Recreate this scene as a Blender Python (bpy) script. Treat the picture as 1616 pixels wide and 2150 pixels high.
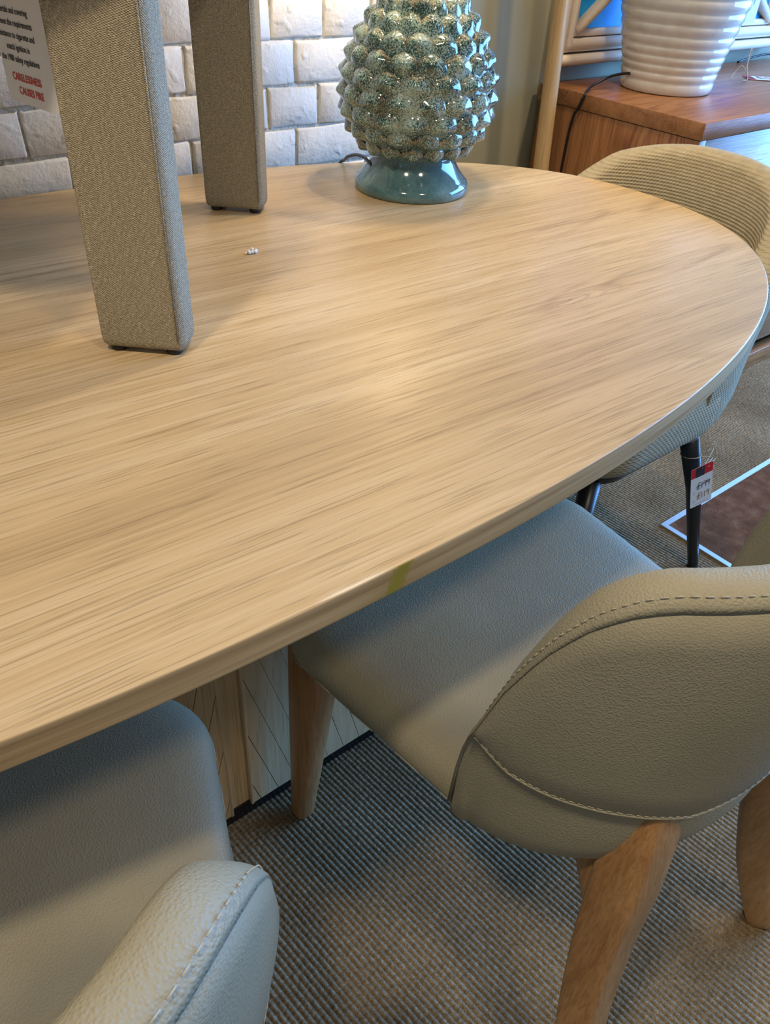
import bpy, bmesh, math, random
from mathutils import Vector, Matrix, noise
random.seed(7)
PI = math.pi
SC = bpy.context.scene
COL = SC.collection
for o in list(bpy.data.objects):
    bpy.data.objects.remove(o)

# ------------------------------------------------------------------ camera
F_PX = 1641.8
PITCH, ROLL, ANG = math.radians(38.185), math.radians(-3.6536), math.radians(40.74)
CAM_H, TZ = 0.435, 0.755            # height above the table top, table height
def _mul(A, B): return [[sum(A[i][k]*B[k][j] for k in range(3)) for j in range(3)] for i in range(3)]
cr, sr, cp, sp, ca, sa = math.cos(ROLL), math.sin(ROLL), math.cos(PITCH), math.sin(PITCH), math.cos(ANG), math.sin(ANG)
_R = _mul([[ca, sa, 0], [-sa, ca, 0], [0, 0, 1]], _mul([[1, 0, 0], [0, -sp, cp], [0, -cp, -sp]], [[cr, -sr, 0], [sr, cr, 0], [0, 0, 1]]))
RM = Matrix(_R)                      # camera (x right, y down, z forward) -> world
_c = Vector((0.73026*CAM_H, -2.12858*CAM_H, 0))
CAM = Vector((ca*_c.x + sa*_c.y, -sa*_c.x + ca*_c.y, TZ + CAM_H))
cd = bpy.data.cameras.new('camera')
cam = bpy.data.objects.new('camera', cd)
COL.objects.link(cam)
X, Y, Z = RM.col[0], -RM.col[1], -RM.col[2]
cam.matrix_world = Matrix(((X[0], Y[0], Z[0], CAM.x), (X[1], Y[1], Z[1], CAM.y), (X[2], Y[2], Z[2], CAM.z), (0, 0, 0, 1)))
cd.sensor_fit = 'VERTICAL'
cd.sensor_height = 36.0
cd.lens = 36.0*F_PX/2150.0
cd.clip_start = 0.02
SC.camera = cam
def ray(x, y): return RM @ Vector(((x-808)/F_PX, (y-1075)/F_PX, 1.0))
def atz(x, y, z):
    d = ray(x, y); return CAM + d*((z-CAM.z)/d.z)
def aty(x, y, yy):
    d = ray(x, y); return CAM + d*((yy-CAM.y)/d.y)

# ------------------------------------------------------------------ light
SC.view_settings.view_transform = 'Standard'
SC.view_settings.look = 'None'
SC.view_settings.gamma = 1.0
SC.view_settings.use_curve_mapping = False
SC.view_settings.exposure = 0.14
SC.cycles.max_bounces = 6
SC.cycles.diffuse_bounces = 3
SC.cycles.glossy_bounces = 3
w = bpy.data.worlds.new('world'); SC.world = w; w.use_nodes = True
w.node_tree.nodes['Background'].inputs[0].default_value = (0.84, 0.90, 1.0, 1)
w.node_tree.nodes['Background'].inputs[1].default_value = 0.22
def area(name, loc, target, sx, sy, power, col):
    l = bpy.data.lights.new(name, 'AREA'); l.shape = 'RECTANGLE'; l.size = sx; l.size_y = sy
    l.energy = power; l.color = col
    o = bpy.data.objects.new(name, l); COL.objects.link(o)
    o.location = loc
    o.rotation_euler = (Vector(target)-Vector(loc)).to_track_quat('-Z', 'Y').to_euler()
    return o
def spot(name, loc, target, power, col, ang=80, blend=0.6, rad=0.06):
    l = bpy.data.lights.new(name, 'SPOT'); l.energy = power; l.color = col
    l.spot_size = math.radians(ang); l.spot_blend = blend; l.shadow_soft_size = rad
    o = bpy.data.objects.new(name, l); COL.objects.link(o)
    o.location = loc
    o.rotation_euler = (Vector(target)-Vector(loc)).to_track_quat('-Z', 'Y').to_euler()
    return o
# daylight through the shop window beyond the right end of the table
area('window_right_offscreen', (4.2, -1.2, 1.35), (0.5, -0.3, 0.7), 3.2, 2.3, 380, (0.16, 0.44, 1.0))
# warm ceiling downlights
WARM = (1.0, 0.82, 0.60)
spot('ceiling_downlight_left_offscreen', (-0.95, -0.75, 2.7), (-0.1, -0.3, 0.7), 80, WARM, 95, 0.8, 0.10)
spot('ceiling_downlight_near_offscreen', (0.15, -1.7, 2.7), (0.1, -0.7, 0.6), 46, WARM, 90, 0.8, 0.14)
spot('ceiling_downlight_table_offscreen', (0.9, -0.05, 2.7), (0.75, 0.05, 0.75), 46, WARM, 100, 0.8, 0.05)
spot('ceiling_downlight_sideboard_offscreen', (1.7, -0.4, 2.7), (1.7, 0.60, 0.98), 70, WARM, 80, 0.8, 0.08)

# ------------------------------------------------------------------ helpers
def s2l(c):
    return tuple(((v/255)/12.92 if v/255 <= 0.04045 else (((v/255)+0.055)/1.055)**2.4) for v in c)
def mesh_obj(name, verts, faces, mat=None, parent=None, smooth=True, mats=None, fmat=None):
    me = bpy.data.meshes.new(name)
    me.from_pydata([tuple(v) for v in verts], [], [tuple(f) for f in faces])
    if mats:
        for m in mats: me.materials.append(m)
        if fmat: me.polygons.foreach_set('material_index', fmat)
    elif mat: me.materials.append(mat)
    me.polygons.foreach_set('use_smooth', [smooth]*len(me.polygons))
    me.update()
    o = bpy.data.objects.new(name, me)
    COL.objects.link(o)
    if parent: o.parent = parent
    return o
def fixn(o):
    bm = bmesh.new(); bm.from_mesh(o.data)
    bmesh.ops.recalc_face_normals(bm, faces=bm.faces)
    bm.to_mesh(o.data); bm.free(); return o
def thing(name, loc, label, cat, group=None, rotz=0.0):
    o = bpy.data.objects.new(name, None); COL.objects.link(o)
    o.location = loc; o.rotation_euler = (0, 0, rotz); o.empty_display_size = 0.05
    tag(o, label, cat, group); return o
def tag(o, label, cat, group=None):
    o['label'] = label; o['category'] = cat
    if group: o['group'] = group
    return o
def struct(o, label=None):
    o['kind'] = 'structure'
    if label: o['label'] = label
    return o
def loft(rings, closed=True, cap0=True, cap1=True):
    n = len(rings[0]); v = []; f = []
    for r in rings: v += [tuple(p) for p in r]
    for i in range(len(rings)-1):
        for j in range(n if closed else n-1):
            a = i*n+j; b = i*n+(j+1) % n
            f.append((a, b, b+n, a+n))
    if cap0: f.append(tuple(range(n))[::-1])
    if cap1: f.append(tuple((len(rings)-1)*n+j for j in range(n)))
    return v, f
def lathe(profile, seg=64, cap=True):
    rings = [[(r*math.cos(2*PI*j/seg), r*math.sin(2*PI*j/seg), z) for j in range(seg)] for r, z in profile]
    return loft(rings, True, cap, cap)
def box_v(x0, x1, y0, y1, z0, z1):
    v = [(x0, y0, z0), (x1, y0, z0), (x1, y1, z0), (x0, y1, z0), (x0, y0, z1), (x1, y0, z1), (x1, y1, z1), (x0, y1, z1)]
    f = [(3, 2, 1, 0), (4, 5, 6, 7), (0, 1, 5, 4), (1, 2, 6, 5), (2, 3, 7, 6), (3, 0, 4, 7)]
    return v, f
def box(name, b, mat, parent=None, bev=0.0, seg=2):
    v, f = box_v(*b)
    o = mesh_obj(name, v, f, mat, parent, False)
    if bev:
        m = o.modifiers.new('bevel', 'BEVEL'); m.width = bev; m.segments = seg; m.limit_method = 'NONE'
        o.data.polygons.foreach_set('use_smooth', [True]*len(o.data.polygons))
    return o
def frames(pts):
    pts = [Vector(p) for p in pts]; out = []
    T = [(pts[min(i+1, len(pts)-1)]-pts[max(i-1, 0)]).normalized() for i in range(len(pts))]
    up = Vector((0, 0, 1)) if abs(T[0].z) < 0.9 else Vector((1, 0, 0))
    n = (up - T[0]*up.dot(T[0])).normalized()
    for i, t in enumerate(T):
        n = (n - t*n.dot(t)).normalized()
        out.append((pts[i], t, n, t.cross(n)))
    return out
def tube_vf(pts, rad, seg=10, power=2.0):
    rings = []
    for i, (p, t, n, b) in enumerate(frames(pts)):
        r = rad[i] if isinstance(rad, (list, tuple)) else rad
        rx, ry = r if isinstance(r, (list, tuple)) else (r, r)
        ring = []
        for j in range(seg):
            a = 2*PI*j/seg; c, s = math.cos(a), math.sin(a)
            c = math.copysign(abs(c)**(2/power), c); s = math.copysign(abs(s)**(2/power), s)
            ring.append(p + n*(c*rx) + b*(s*ry))
        rings.append(ring)
    return loft(rings)
def tube(name, pts, rad, mat, parent=None, seg=10, power=2.0):
    v, f = tube_vf(pts, rad, seg, power)
    return fixn(mesh_obj(name, v, f, mat, parent))
def join_vf(parts):
    V, Fc = [], []
    for v, f in parts:
        o = len(V); V += list(v); Fc += [tuple(i+o for i in q) for q in f]
    return V, Fc
def smooth_path(pts, sub=6):
    P = [Vector(p) for p in pts]; out = []
    for i in range(len(P)-1):
        p0, p1, p2, p3 = P[max(i-1, 0)], P[i], P[i+1], P[min(i+2, len(P)-1)]
        for k in range(sub):
            t = k/sub
            out.append(0.5*((2*p1)+(p2-p0)*t+(2*p0-5*p1+4*p2-p3)*t*t+(3*p1-p0-3*p2+p3)*t**3))
    out.append(P[-1]); return out
def interp(tab, x):
    if x <= tab[0][0]: return tab[0][1]
    for (a, va), (b, vb) in zip(tab, tab[1:]):
        if x <= b: return va+(vb-va)*(x-a)/(b-a)
    return tab[-1][1]

# ------------------------------------------------------------------ materials
class NT:
    def __init__(s, name, rough=0.5, spec=0.5):
        s.m = bpy.data.materials.new(name); s.m.use_nodes = True
        s.t = s.m.node_tree; s.b = s.t.nodes['Principled BSDF']
        s.b.inputs['Roughness'].default_value = rough
        s.b.inputs['Specular IOR Level'].default_value = spec
    def n(s, typ, **kw):
        nd = s.t.nodes.new(typ)
        for k, v in kw.items():
            if k.startswith('i_'):
                key = k[2:]; key = int(key) if key.isdigit() else key.replace('_', ' ')
                nd.inputs[key].default_value = v
            else: setattr(nd, k, v)
        return nd
    def l(s, a, b): s.t.links.new(a, b)
    def coord(s, scale=(1, 1, 1), rot=(0, 0, 0), loc=(0, 0, 0), kind='Object'):
        tc = s.n('ShaderNodeTexCoord'); mp = s.n('ShaderNodeMapping')
        mp.inputs['Scale'].default_value = scale; mp.inputs['Rotation'].default_value = rot; mp.inputs['Location'].default_value = loc
        s.l(tc.outputs[kind], mp.inputs[0]); return mp.outputs[0]
    def noise(s, co, scale=1, detail=4, rough=0.55, dist=0.0):
        nd = s.n('ShaderNodeTexNoise'); nd.inputs['Scale'].default_value = scale; nd.inputs['Detail'].default_value = detail
        nd.inputs['Roughness'].default_value = rough; nd.inputs['Distortion'].default_value = dist
        s.l(co, nd.inputs['Vector']); return nd.outputs['Fac']
    def ramp(s, fac, stops):
        r = s.n('ShaderNodeValToRGB'); e = r.color_ramp.elements
        while len(e) < len(stops): e.new(0.5)
        for el, (p, c) in zip(e, stops):
            el.position = p; el.color = (*c, 1) if len(c) == 3 else c
        s.l(fac, r.inputs[0]); return r.outputs[0]
    def math(s, op, a, b=None, c=None, clamp=False):
        m = s.n('ShaderNodeMath', operation=op); m.use_clamp = clamp
        for i, v in enumerate((a, b, c)):
            if v is None: continue
            if isinstance(v, (int, float)): m.inputs[i].default_value = v
            else: s.l(v, m.inputs[i])
        return m.outputs[0]
    def mix(s, fac, a, b, blend='MIX'):
        m = s.n('ShaderNodeMix', data_type='RGBA', blend_type=blend)
        for sock, v in ((m.inputs[0], fac), (m.inputs[6], a), (m.inputs[7], b)):
            if isinstance(v, (int, float)): sock.default_value = v
            elif isinstance(v, tuple): sock.default_value = (*v, 1) if len(v) == 3 else v
            else: s.l(v, sock)
        return m.outputs[2]
    def bump(s, h, strength=0.3, dist=0.002, prev=None):
        b = s.n('ShaderNodeBump'); b.inputs['Strength'].default_value = strength; b.inputs['Distance'].default_value = dist
        s.l(h, b.inputs['Height'])
        if prev: s.l(prev, b.inputs['Normal'])
        return b.outputs[0]
    def done(s, col=None, nor=None, rough=None):
        if col is not None:
            if isinstance(col, tuple): s.b.inputs['Base Color'].default_value = (*col, 1)
            else: s.l(col, s.b.inputs['Base Color'])
        if nor is not None: s.l(nor, s.b.inputs['Normal'])
        if rough is not None: s.l(rough, s.b.inputs['Roughness'])
        return s.m
def sep(t, v):
    x = t.n('ShaderNodeSeparateXYZ'); t.l(v, x.inputs[0]); return x.outputs

def wood(name, dark, mid, light, grain='X', rot=0.0, rough=0.36, pore=0.5, bands=1.0, spec=0.4, figure=0.5, bumps=0.25, marks=False):
    t = NT(name, rough, spec)
    ax = {'X': (0, 0, rot), 'Y': (0, 0, PI/2+rot), 'Z': (0, PI/2, 0)}[grain]
    c_raw = t.coord(rot=ax)
    def scl(v):
        m = t.n('ShaderNodeMapping'); m.inputs['Scale'].default_value = v; t.l(c_raw, m.inputs[0]); return m.outputs[0]
    broad = t.noise(scl((0.5, 7.0, 7.0)), 1, 2, 0.5)
    mid_n = t.noise(scl((0.8, 46.0, 46.0)), 1, 4, 0.6, 0.3)
    fine = t.noise(scl((2.6, 300.0, 300.0)), 1, 3, 0.6)
    por = t.noise(scl((11.0, 480.0, 480.0)), 1, 2, 0.5)
    fig = t.noise(scl((0.62, 5.6, 5.6)), 1, 2, 0.45, 0.25)
    rings = t.math('SINE', t.math('MULTIPLY', fig, 150.0))
    rings = t.math('POWER', t.math('MULTIPLY_ADD', rings, 0.5, 0.5), 4.0)
    figm = t.math('MULTIPLY', rings, t.math('SUBTRACT', t.noise(scl((0.8, 4.0, 4.0)), 1.7, 1), 0.50, clamp=True))
    f = t.math('ADD', t.math('MULTIPLY', broad, 0.40*bands), t.math('MULTIPLY', mid_n, 0.31))
    f = t.math('ADD', f, t.math('MULTIPLY', fine, 0.32))
    f = t.math('SUBTRACT', f, t.math('MULTIPLY', figm, figure*1.6))
    f = t.math('ADD', f, 0.085 + 0.2*(1-bands))
    col = t.ramp(f, [(0.38, dark), (0.56, mid), (0.72, light)])
    if marks:
        # one cathedral figure in the veneer and a pale scuff beside the stain on the rim
        x = sep(t, c_raw)
        p0 = atz(1190, 632, TZ)
        wv = t.math('MULTIPLY_ADD', t.noise(scl((9, 40, 40)), 1, 3), 0.9, -0.45)
        dx = t.math('MULTIPLY', t.math('SUBTRACT', x[0], p0.x*math.cos(rot)-p0.y*math.sin(rot)), 1/0.17)
        dy = t.math('MULTIPLY', t.math('SUBTRACT', x[1], p0.x*math.sin(rot)+p0.y*math.cos(rot)), 1/0.026)
        dy = t.math('ADD', dy, t.math('MULTIPLY', wv, 0.35))
        d2 = t.math('SQRT', t.math('ADD', t.math('POWER', t.math('ABSOLUTE', dx), 2.0), t.math('POWER', t.math('ABSOLUTE', dy), 2.0)))
        rg = t.math('POWER', t.math('MULTIPLY_ADD', t.math('SINE', t.math('MULTIPLY', t.math('ADD', d2, t.math('MULTIPLY', dx, 0.8)), 17.0)), 0.5, 0.5), 5.0)
        fade = t.ramp(d2, [(0.15, (1, 1, 1)), (0.95, (0, 0, 0))])
        col = t.mix(t.math('MULTIPLY', t.math('MULTIPLY', rg, fade), 0.42), col, s2l((138, 102, 66)))
        sx = t.math('ABSOLUTE', t.math('ADD', x[0], 0.062)); sy = t.math('ABSOLUTE', t.math('ADD', x[1], 0.5535))
        nz_ = t.noise(c_raw, 170, 4, 0.7)
        sm = t.math('MULTIPLY', t.ramp(sx, [(0.018, (1, 1, 1)), (0.04, (0, 0, 0))]), t.ramp(t.math('ADD', sy, t.math('MULTIPLY', nz_, 0.006)), [(0.0050, (1, 1, 1)), (0.0085, (0, 0, 0))]))
        col = t.mix(t.math('MULTIPLY', sm, 0.8), col, s2l((226, 208, 176)))
    pm = t.ramp(por, [(0.34, (1, 1, 1)), (0.44, (0, 0, 0))])
    col = t.mix(t.math('MULTIPLY', pm, pore), col, tuple(v*0.55 for v in dark))
    h = t.math('SUBTRACT', t.math('MULTIPLY', fine, 0.6), pm)
    return t.done(col, t.bump(h, bumps, 0.0006))

def plain(name, col, rough=0.5, spec=0.5, metal=0.0, coat=0.0):
    t = NT(name, rough, spec); t.b.inputs['Metallic'].default_value = metal; t.b.inputs['Coat Weight'].default_value = coat
    n = t.noise(t.coord(), 60, 3)
    return t.done(t.mix(t.math('MULTIPLY', n, 0.25), col, tuple(v*0.75 for v in col)))

M = {}
M['oak_top'] = wood('oak_table_top', s2l((164, 135, 96)), s2l((197, 168, 123)), s2l((216, 190, 149)), 'X', math.radians(2.0), 0.33, 0.42, figure=0.45, marks=True)
M['oak_base'] = wood('oak_base', s2l((164, 135, 96)), s2l((197, 168, 123)), s2l((216, 190, 149)), 'Z', 0, 0.45, 0.35, figure=0.2)
M['leg_wood'] = wood('ash_leg', s2l((128, 88, 50)), s2l((160, 116, 70)), s2l((186, 144, 96)), 'Z', 0, 0.38, 0.25, figure=0.2, bumps=0.1)
M['side_wood'] = wood('sideboard_oak', s2l((104, 62, 30)), s2l((140, 90, 50)), s2l((172, 120, 76)), 'X', 0, 0.32, 0.5, figure=0.6)
M['side_wood_v'] = wood('sideboard_oak_upright', s2l((104, 62, 30)), s2l((140, 90, 50)), s2l((172, 120, 76)), 'Z', 0, 0.32, 0.5)
M['pole_wood'] = wood('pale_pole', s2l((176, 136, 86)), s2l((206, 170, 118)), s2l((222, 190, 142)), 'Z', 0, 0.4, 0.1, figure=0.1, bumps=0.05)
M['frame_wood'] = wood('whitewashed_frame', s2l((206, 180, 150)), s2l((226, 206, 182)), s2l((236, 222, 204)), 'X', 0, 0.55, 0.15, figure=0.3)
M['frame_wood_v'] = wood('whitewashed_frame_upright', s2l((206, 180, 150)), s2l((226, 206, 182)), s2l((236, 222, 204)), 'Z', 0, 0.55, 0.15, figure=0.3)
M['black'] = plain('black_paint', (0.006, 0.006, 0.007), 0.35)
M['rubber'] = plain('black_rubber', (0.008, 0.008, 0.008), 0.5)
M['cord'] = plain('black_cord', (0.008, 0.008, 0.01), 0.4)
M['brass'] = plain('brass', (0.6, 0.42, 0.18), 0.3, 0.5, 1.0)
M['metal_strip'] = plain('brushed_strip', (0.72, 0.74, 0.76), 0.28, 0.5, 0.9)
M['string'] = plain('twine', s2l((196, 178, 146)), 0.9, 0.1)
M['paper'] = plain('tag_card', (0.80, 0.79, 0.76), 0.45, 0.4)
M['red'] = plain('tag_red', s2l((206, 24, 28)), 0.5)
M['ink_navy'] = plain('tag_navy', s2l((34, 36, 48)), 0.5)
M['ink_grey'] = plain('ink_grey', s2l((70, 70, 66)), 0.5)
M['ink_gold'] = plain('ink_gold', s2l((150, 118, 28)), 0.5)
M['ink_red'] = plain('ink_red', s2l((205, 62, 44)), 0.6)
M['ink_black'] = plain('ink_black', s2l((62, 58, 56)), 0.6)
M['thread'] = plain('stitch_thread', s2l((184, 178, 158)), 0.8, 0.2)
M['bead'] = plain('polystyrene', (0.86, 0.87, 0.88), 0.6, 0.3)

def m_edge():
    # rim of the table with the yellow glue stain
    t = NT('oak_table_edge', 0.4, 0.4)
    c = t.coord(rot=(0, 0, 0))
    m = t.n('ShaderNodeMapping'); m.inputs['Scale'].default_value = (3.0, 3.0, 120.0); t.l(c, m.inputs[0])
    f = t.noise(m.outputs[0], 1, 5, 0.6)
    col = t.ramp(f, [(0.3, s2l((164, 135, 96))), (0.55, s2l((197, 168, 123))), (0.75, s2l((216, 190, 149)))])
    x = sep(t, c)
    wob = t.math('ADD', t.math('MULTIPLY_ADD', t.noise(c, 190, 4, 0.7), 0.026, -0.013), t.math('MULTIPLY', t.math('SUBTRACT', x[2], TZ-0.014), -0.35))
    # slanted patch centred at x = -0.035 on the near rim
    d = t.math('ABSOLUTE', t.math('ADD', t.math('ADD', x[0], 0.037), wob))
    msk = t.ramp(d, [(0.0065, (1, 1, 1)), (0.0120, (0, 0, 0))])
    yl = t.ramp(x[1], [(0.0, (1, 1, 1)), (0.001, (0, 0, 0))])
    msk = t.math('MULTIPLY', msk, yl)
    halo = t.ramp(d, [(0.008, (1, 1, 1)), (0.045, (0, 0, 0))])
    halo = t.math('MULTIPLY', t.math('MULTIPLY', halo, yl), 0.35)
    col = t.mix(halo, col, s2l((158, 128, 60)))
    col = t.mix(t.math('MULTIPLY', msk, 0.92), col, s2l((156, 142, 52)))
    return t.done(col, t.bump(f, 0.15, 0.0006))
M['oak_edge'] = m_edge()

def m_leather(name, col):
    t = NT(name, 0.52, 0.32)
    c = t.coord()
    nz = t.n('ShaderNodeTexNoise'); nz.inputs['Scale'].default_value = 40; t.l(c, nz.inputs['Vector'])
    mx = t.n('ShaderNodeVectorMath', operation='MULTIPLY_ADD'); mx.inputs[1].default_value = (0.004,)*3
    t.l(nz.outputs['Color'], mx.inputs[0]); t.l(c, mx.inputs[2])
    v = t.n('ShaderNodeTexVoronoi', feature='F1'); v.inputs['Scale'].default_value = 430
    t.l(mx.outputs[0], v.inputs['Vector'])
    h = t.ramp(v.outputs['Distance'], [(0.12, (1, 1, 1)), (0.62, (0, 0, 0))])
    big = t.noise(c, 9, 3)
    cc = t.ramp(big, [(0.3, tuple(k*0.92 for k in col)), (0.7, tuple(k*1.06 for k in col))])
    return t.done(cc, t.bump(h, 0.40, 0.0009))
M['leather'] = m_leather('grey_green_leather', s2l((158, 151, 127)))

def m_twill(name, c0, c1):
    # coarse diagonal weave of the stool legs, about 3 mm per thread
    t = NT(name, 0.9, 0.15)
    c = t.coord(); x = sep(t, c)
    u = t.math('ADD', x[0], x[1])
    warp = t.math('MULTIPLY_ADD', t.noise(c, 120, 2), 0.003, 0.0)
    a = t.math('SINE', t.math('MULTIPLY', t.math('ADD', t.math('ADD', t.math('MULTIPLY', u, 0.75), x[2]), warp), 2*PI/0.0025))
    b = t.math('SINE', t.math('MULTIPLY', t.math('ADD', t.math('SUBTRACT', t.math('MULTIPLY', u, 0.35), x[2]), warp), 2*PI/0.0018))
    h = t.math('MULTIPLY_ADD', t.math('ADD', a, t.math('MULTIPLY', b, 0.8)), 0.28, 0.5)
    n = t.noise(c, 420, 3, 0.7)      # heathered yarn
    col = t.ramp(n, [(0.3, c0), (0.65, c1)])
    return t.done(col, t.bump(h, 1.0, 0.0022))
M['twill'] = m_twill('beige_twill', s2l((156, 144, 118)), s2l((208, 198, 172)))
def m_knit(name, c0, c1):
    # rib-knit rows of the tub chair, about 8 mm per row
    t = NT(name, 0.9, 0.15)
    c = t.coord(); x = sep(t, c)
    ang = t.math('ARCTAN2', x[1], x[0])
    warp = t.math('MULTIPLY', t.noise(c, 140, 2), 0.0025)
    rows = t.math('SINE', t.math('MULTIPLY', t.math('ADD', x[2], warp), 2*PI/0.0062))
    st = t.math('SINE', t.math('ADD', t.math('MULTIPLY', ang, 210.0), t.math('MULTIPLY', x[2], 700.0)))
    h = t.math('MULTIPLY_ADD', t.math('ADD', rows, t.math('MULTIPLY', st, 0.5)), 0.3, 0.5)
    n = t.noise(c, 60, 4)
    return t.done(t.ramp(n, [(0.2, c0), (0.7, c1)]), t.bump(h, 0.8, 0.0020))
M['knit'] = m_knit('beige_rib_knit', s2l((158, 146, 118)), s2l((174, 162, 133)))

def m_paint(name, base, mort=False):
    t = NT(name, 0.55, 0.35)
    c = t.coord(kind='Object')
    oi = t.n('ShaderNodeObjectInfo')
    ad = t.n('ShaderNodeVectorMath', operation='ADD'); t.l(c, ad.inputs[0]); t.l(oi.outputs['Location'], ad.inputs[1])
    c = ad.outputs[0]
    n1 = t.noise(c, 14, 4); n2 = t.noise(c, 70, 5, 0.6); n3 = t.noise(c, 230, 3)
    col = t.ramp(n1, [(0.3, tuple(v*0.93 for v in base)), (0.7, base)])
    if mort:
        col = t.ramp(n2, [(0.34, s2l((166, 154, 128))), (0.52, tuple(v*0.92 for v in base))])
    else:
        drips = t.ramp(t.noise(c, 45, 2), [(0.66, (0, 0, 0)), (0.74, (1, 1, 1))])
        col = t.mix(t.math('MULTIPLY', drips, 0.18), col, s2l((180, 168, 140)))
    h = t.math('ADD', t.math('MULTIPLY', n2, 0.8), t.math('MULTIPLY', n3, 0.2))
    lump = t.ramp(t.noise(c, 38, 1), [(0.62, (0, 0, 0)), (0.78, (1, 1, 1))])
    h = t.math('ADD', h, t.math('MULTIPLY', lump, 0.6))
    return t.done(col, t.bump(h, 0.75, 0.0035 if not mort else 0.008))
M['brick'] = m_paint('white_painted_brick', s2l((226, 222, 210)))
M['mortar'] = m_paint('white_painted_mortar', s2l((204, 198, 182)), True)
def m_wall():
    t = NT('sage_wall_paint', 0.6, 0.3); c = t.coord()
    n = t.noise(c, 3, 3); n2 = t.noise(c, 160, 3)
    return t.done(t.ramp(n, [(0.3, s2l((150, 146, 122))), (0.7, s2l((160, 156, 132)))]), t.bump(n2, 0.12, 0.001))
M['wall'] = m_wall()

RIB = 0.0086; RIB_A = math.radians(6.0)
def m_sisal():
    t = NT('sisal', 0.85, 0.2)
    c = t.coord(rot=(0, 0, -RIB_A))
    m = t.n('ShaderNodeMapping'); m.inputs['Scale'].default_value = (1/RIB, 1/0.0075, 0); t.l(c, m.inputs[0])
    v = t.n('ShaderNodeTexVoronoi', feature='F1'); v.inputs['Scale'].default_value = 1.0; v.inputs['Randomness'].default_value = 0.45
    t.l(m.outputs[0], v.inputs['Vector'])
    h = t.math('SUBTRACT', 1.0, v.outputs['Distance'])
    n = t.noise(c, 500, 4, 0.7); n2 = t.noise(c, 5, 3); n3 = t.noise(c, 130, 2)
    f = t.math('ADD', t.math('MULTIPLY', n, 0.5), t.math('ADD', t.math('MULTIPLY', n2, 0.25), t.math('MULTIPLY', n3, 0.25)))
    col = t.ramp(f, [(0.34, s2l((84, 68, 46))), (0.5, s2l((132, 114, 86))), (0.66, s2l((184, 166, 134)))])
    hh = t.math('ADD', h, t.math('MULTIPLY', n, 0.35))
    return t.done(col, t.bump(hh, 0.9, 0.0042))
M['sisal'] = m_sisal()
def m_coir():
    t = NT('brown_coir', 0.95, 0.1); c = t.coord()
    n = t.noise(c, 420, 5, 0.75); n2 = t.noise(c, 25, 4)
    f = t.math('ADD', t.math('MULTIPLY', n, 0.6), t.math('MULTIPLY', n2, 0.4))
    return t.done(t.ramp(f, [(0.34, s2l((84, 50, 30))), (0.52, s2l((134, 88, 58))), (0.68, s2l((176, 134, 98)))]), t.bump(n, 1.0, 0.006))
M['coir'] = m_coir()

def m_glaze(foot=False):
    t = NT('teal_foot_glaze' if foot else 'green_speckled_glaze', 0.10, 0.6)
    t.b.inputs['Coat Weight'].default_value = 0.6; t.b.inputs['Coat Roughness'].default_value = 0.04
    c = t.n('ShaderNodeNewGeometry').outputs['Position']
    sp = t.noise(c, 420, 3, 0.7); big = t.noise(c, 22, 3)
    if foot:
        col = t.ramp(big, [(0.3, s2l((58, 92, 96))), (0.55, s2l((88, 124, 126))), (0.75, s2l((120, 150, 148)))])
        col = t.mix(t.math('MULTIPLY', t.ramp(sp, [(0.5, (0, 0, 0)), (0.62, (1, 1, 1))]), 0.35), col, s2l((40, 62, 58)))
        return t.done(col, t.bump(sp, 0.05, 0.0005))
    msk = t.math('ADD', t.math('MULTIPLY', sp, 0.75), t.math('MULTIPLY', big, 0.35))
    col = t.ramp(msk, [(0.47, s2l((20, 40, 32))), (0.53, s2l((62, 92, 82))), (0.61, s2l((150, 174, 166)))])
    at = t.n('ShaderNodeAttribute', attribute_name='rim')
    col = t.mix(t.math('MULTIPLY', at.outputs['Fac'], 0.6), col, s2l((122, 90, 58)))
    return t.done(col, t.bump(sp, 0.08, 0.0006))
M['glaze'] = m_glaze(); M['glaze_foot'] = m_glaze(True)
def m_white_glaze():
    t = NT('off_white_glaze', 0.12, 0.5); t.b.inputs['Coat Weight'].default_value = 0.4
    n = t.noise(t.coord(), 26, 3)
    return t.done(t.ramp(n, [(0.3, s2l((206, 200, 188))), (0.7, s2l((222, 216, 204)))]))
M['white_glaze'] = m_white_glaze()
def m_blue():  # mottled bright blue base colour for the pane in the wall frame
    t = NT('mottled_blue', 0.45, 0.3); c = t.coord()
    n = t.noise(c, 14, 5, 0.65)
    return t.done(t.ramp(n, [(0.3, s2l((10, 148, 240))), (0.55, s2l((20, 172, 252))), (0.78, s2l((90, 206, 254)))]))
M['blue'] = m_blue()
def m_shade():
    t = NT('linen_shade', 0.9, 0.1)
    n = t.noise(t.coord(), 300, 3)
    col = t.ramp(n, [(0.3, (0.72, 0.66, 0.55)), (0.7, (0.8, 0.75, 0.65))])
    tr = t.n('ShaderNodeBsdfTranslucent'); t.l(col, tr.inputs[0])
    mx = t.n('ShaderNodeMixShader'); mx.inputs[0].default_value = 0.45
    t.l(t.b.outputs[0], mx.inputs[1]); t.l(tr.outputs[0], mx.inputs[2])
    t.l(mx.outputs[0], t.t.nodes['Material Output'].inputs[0])
    return t.done(col)
M['shade'] = m_shade()
def m_bulb():
    t = NT('lit_bulb'); t.b.inputs['Emission Color'].default_value = (1, 0.78, 0.5, 1); t.b.inputs['Emission Strength'].default_value = 25
    return t.done((0.9, 0.85, 0.75))
M['bulb'] = m_bulb()

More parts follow.
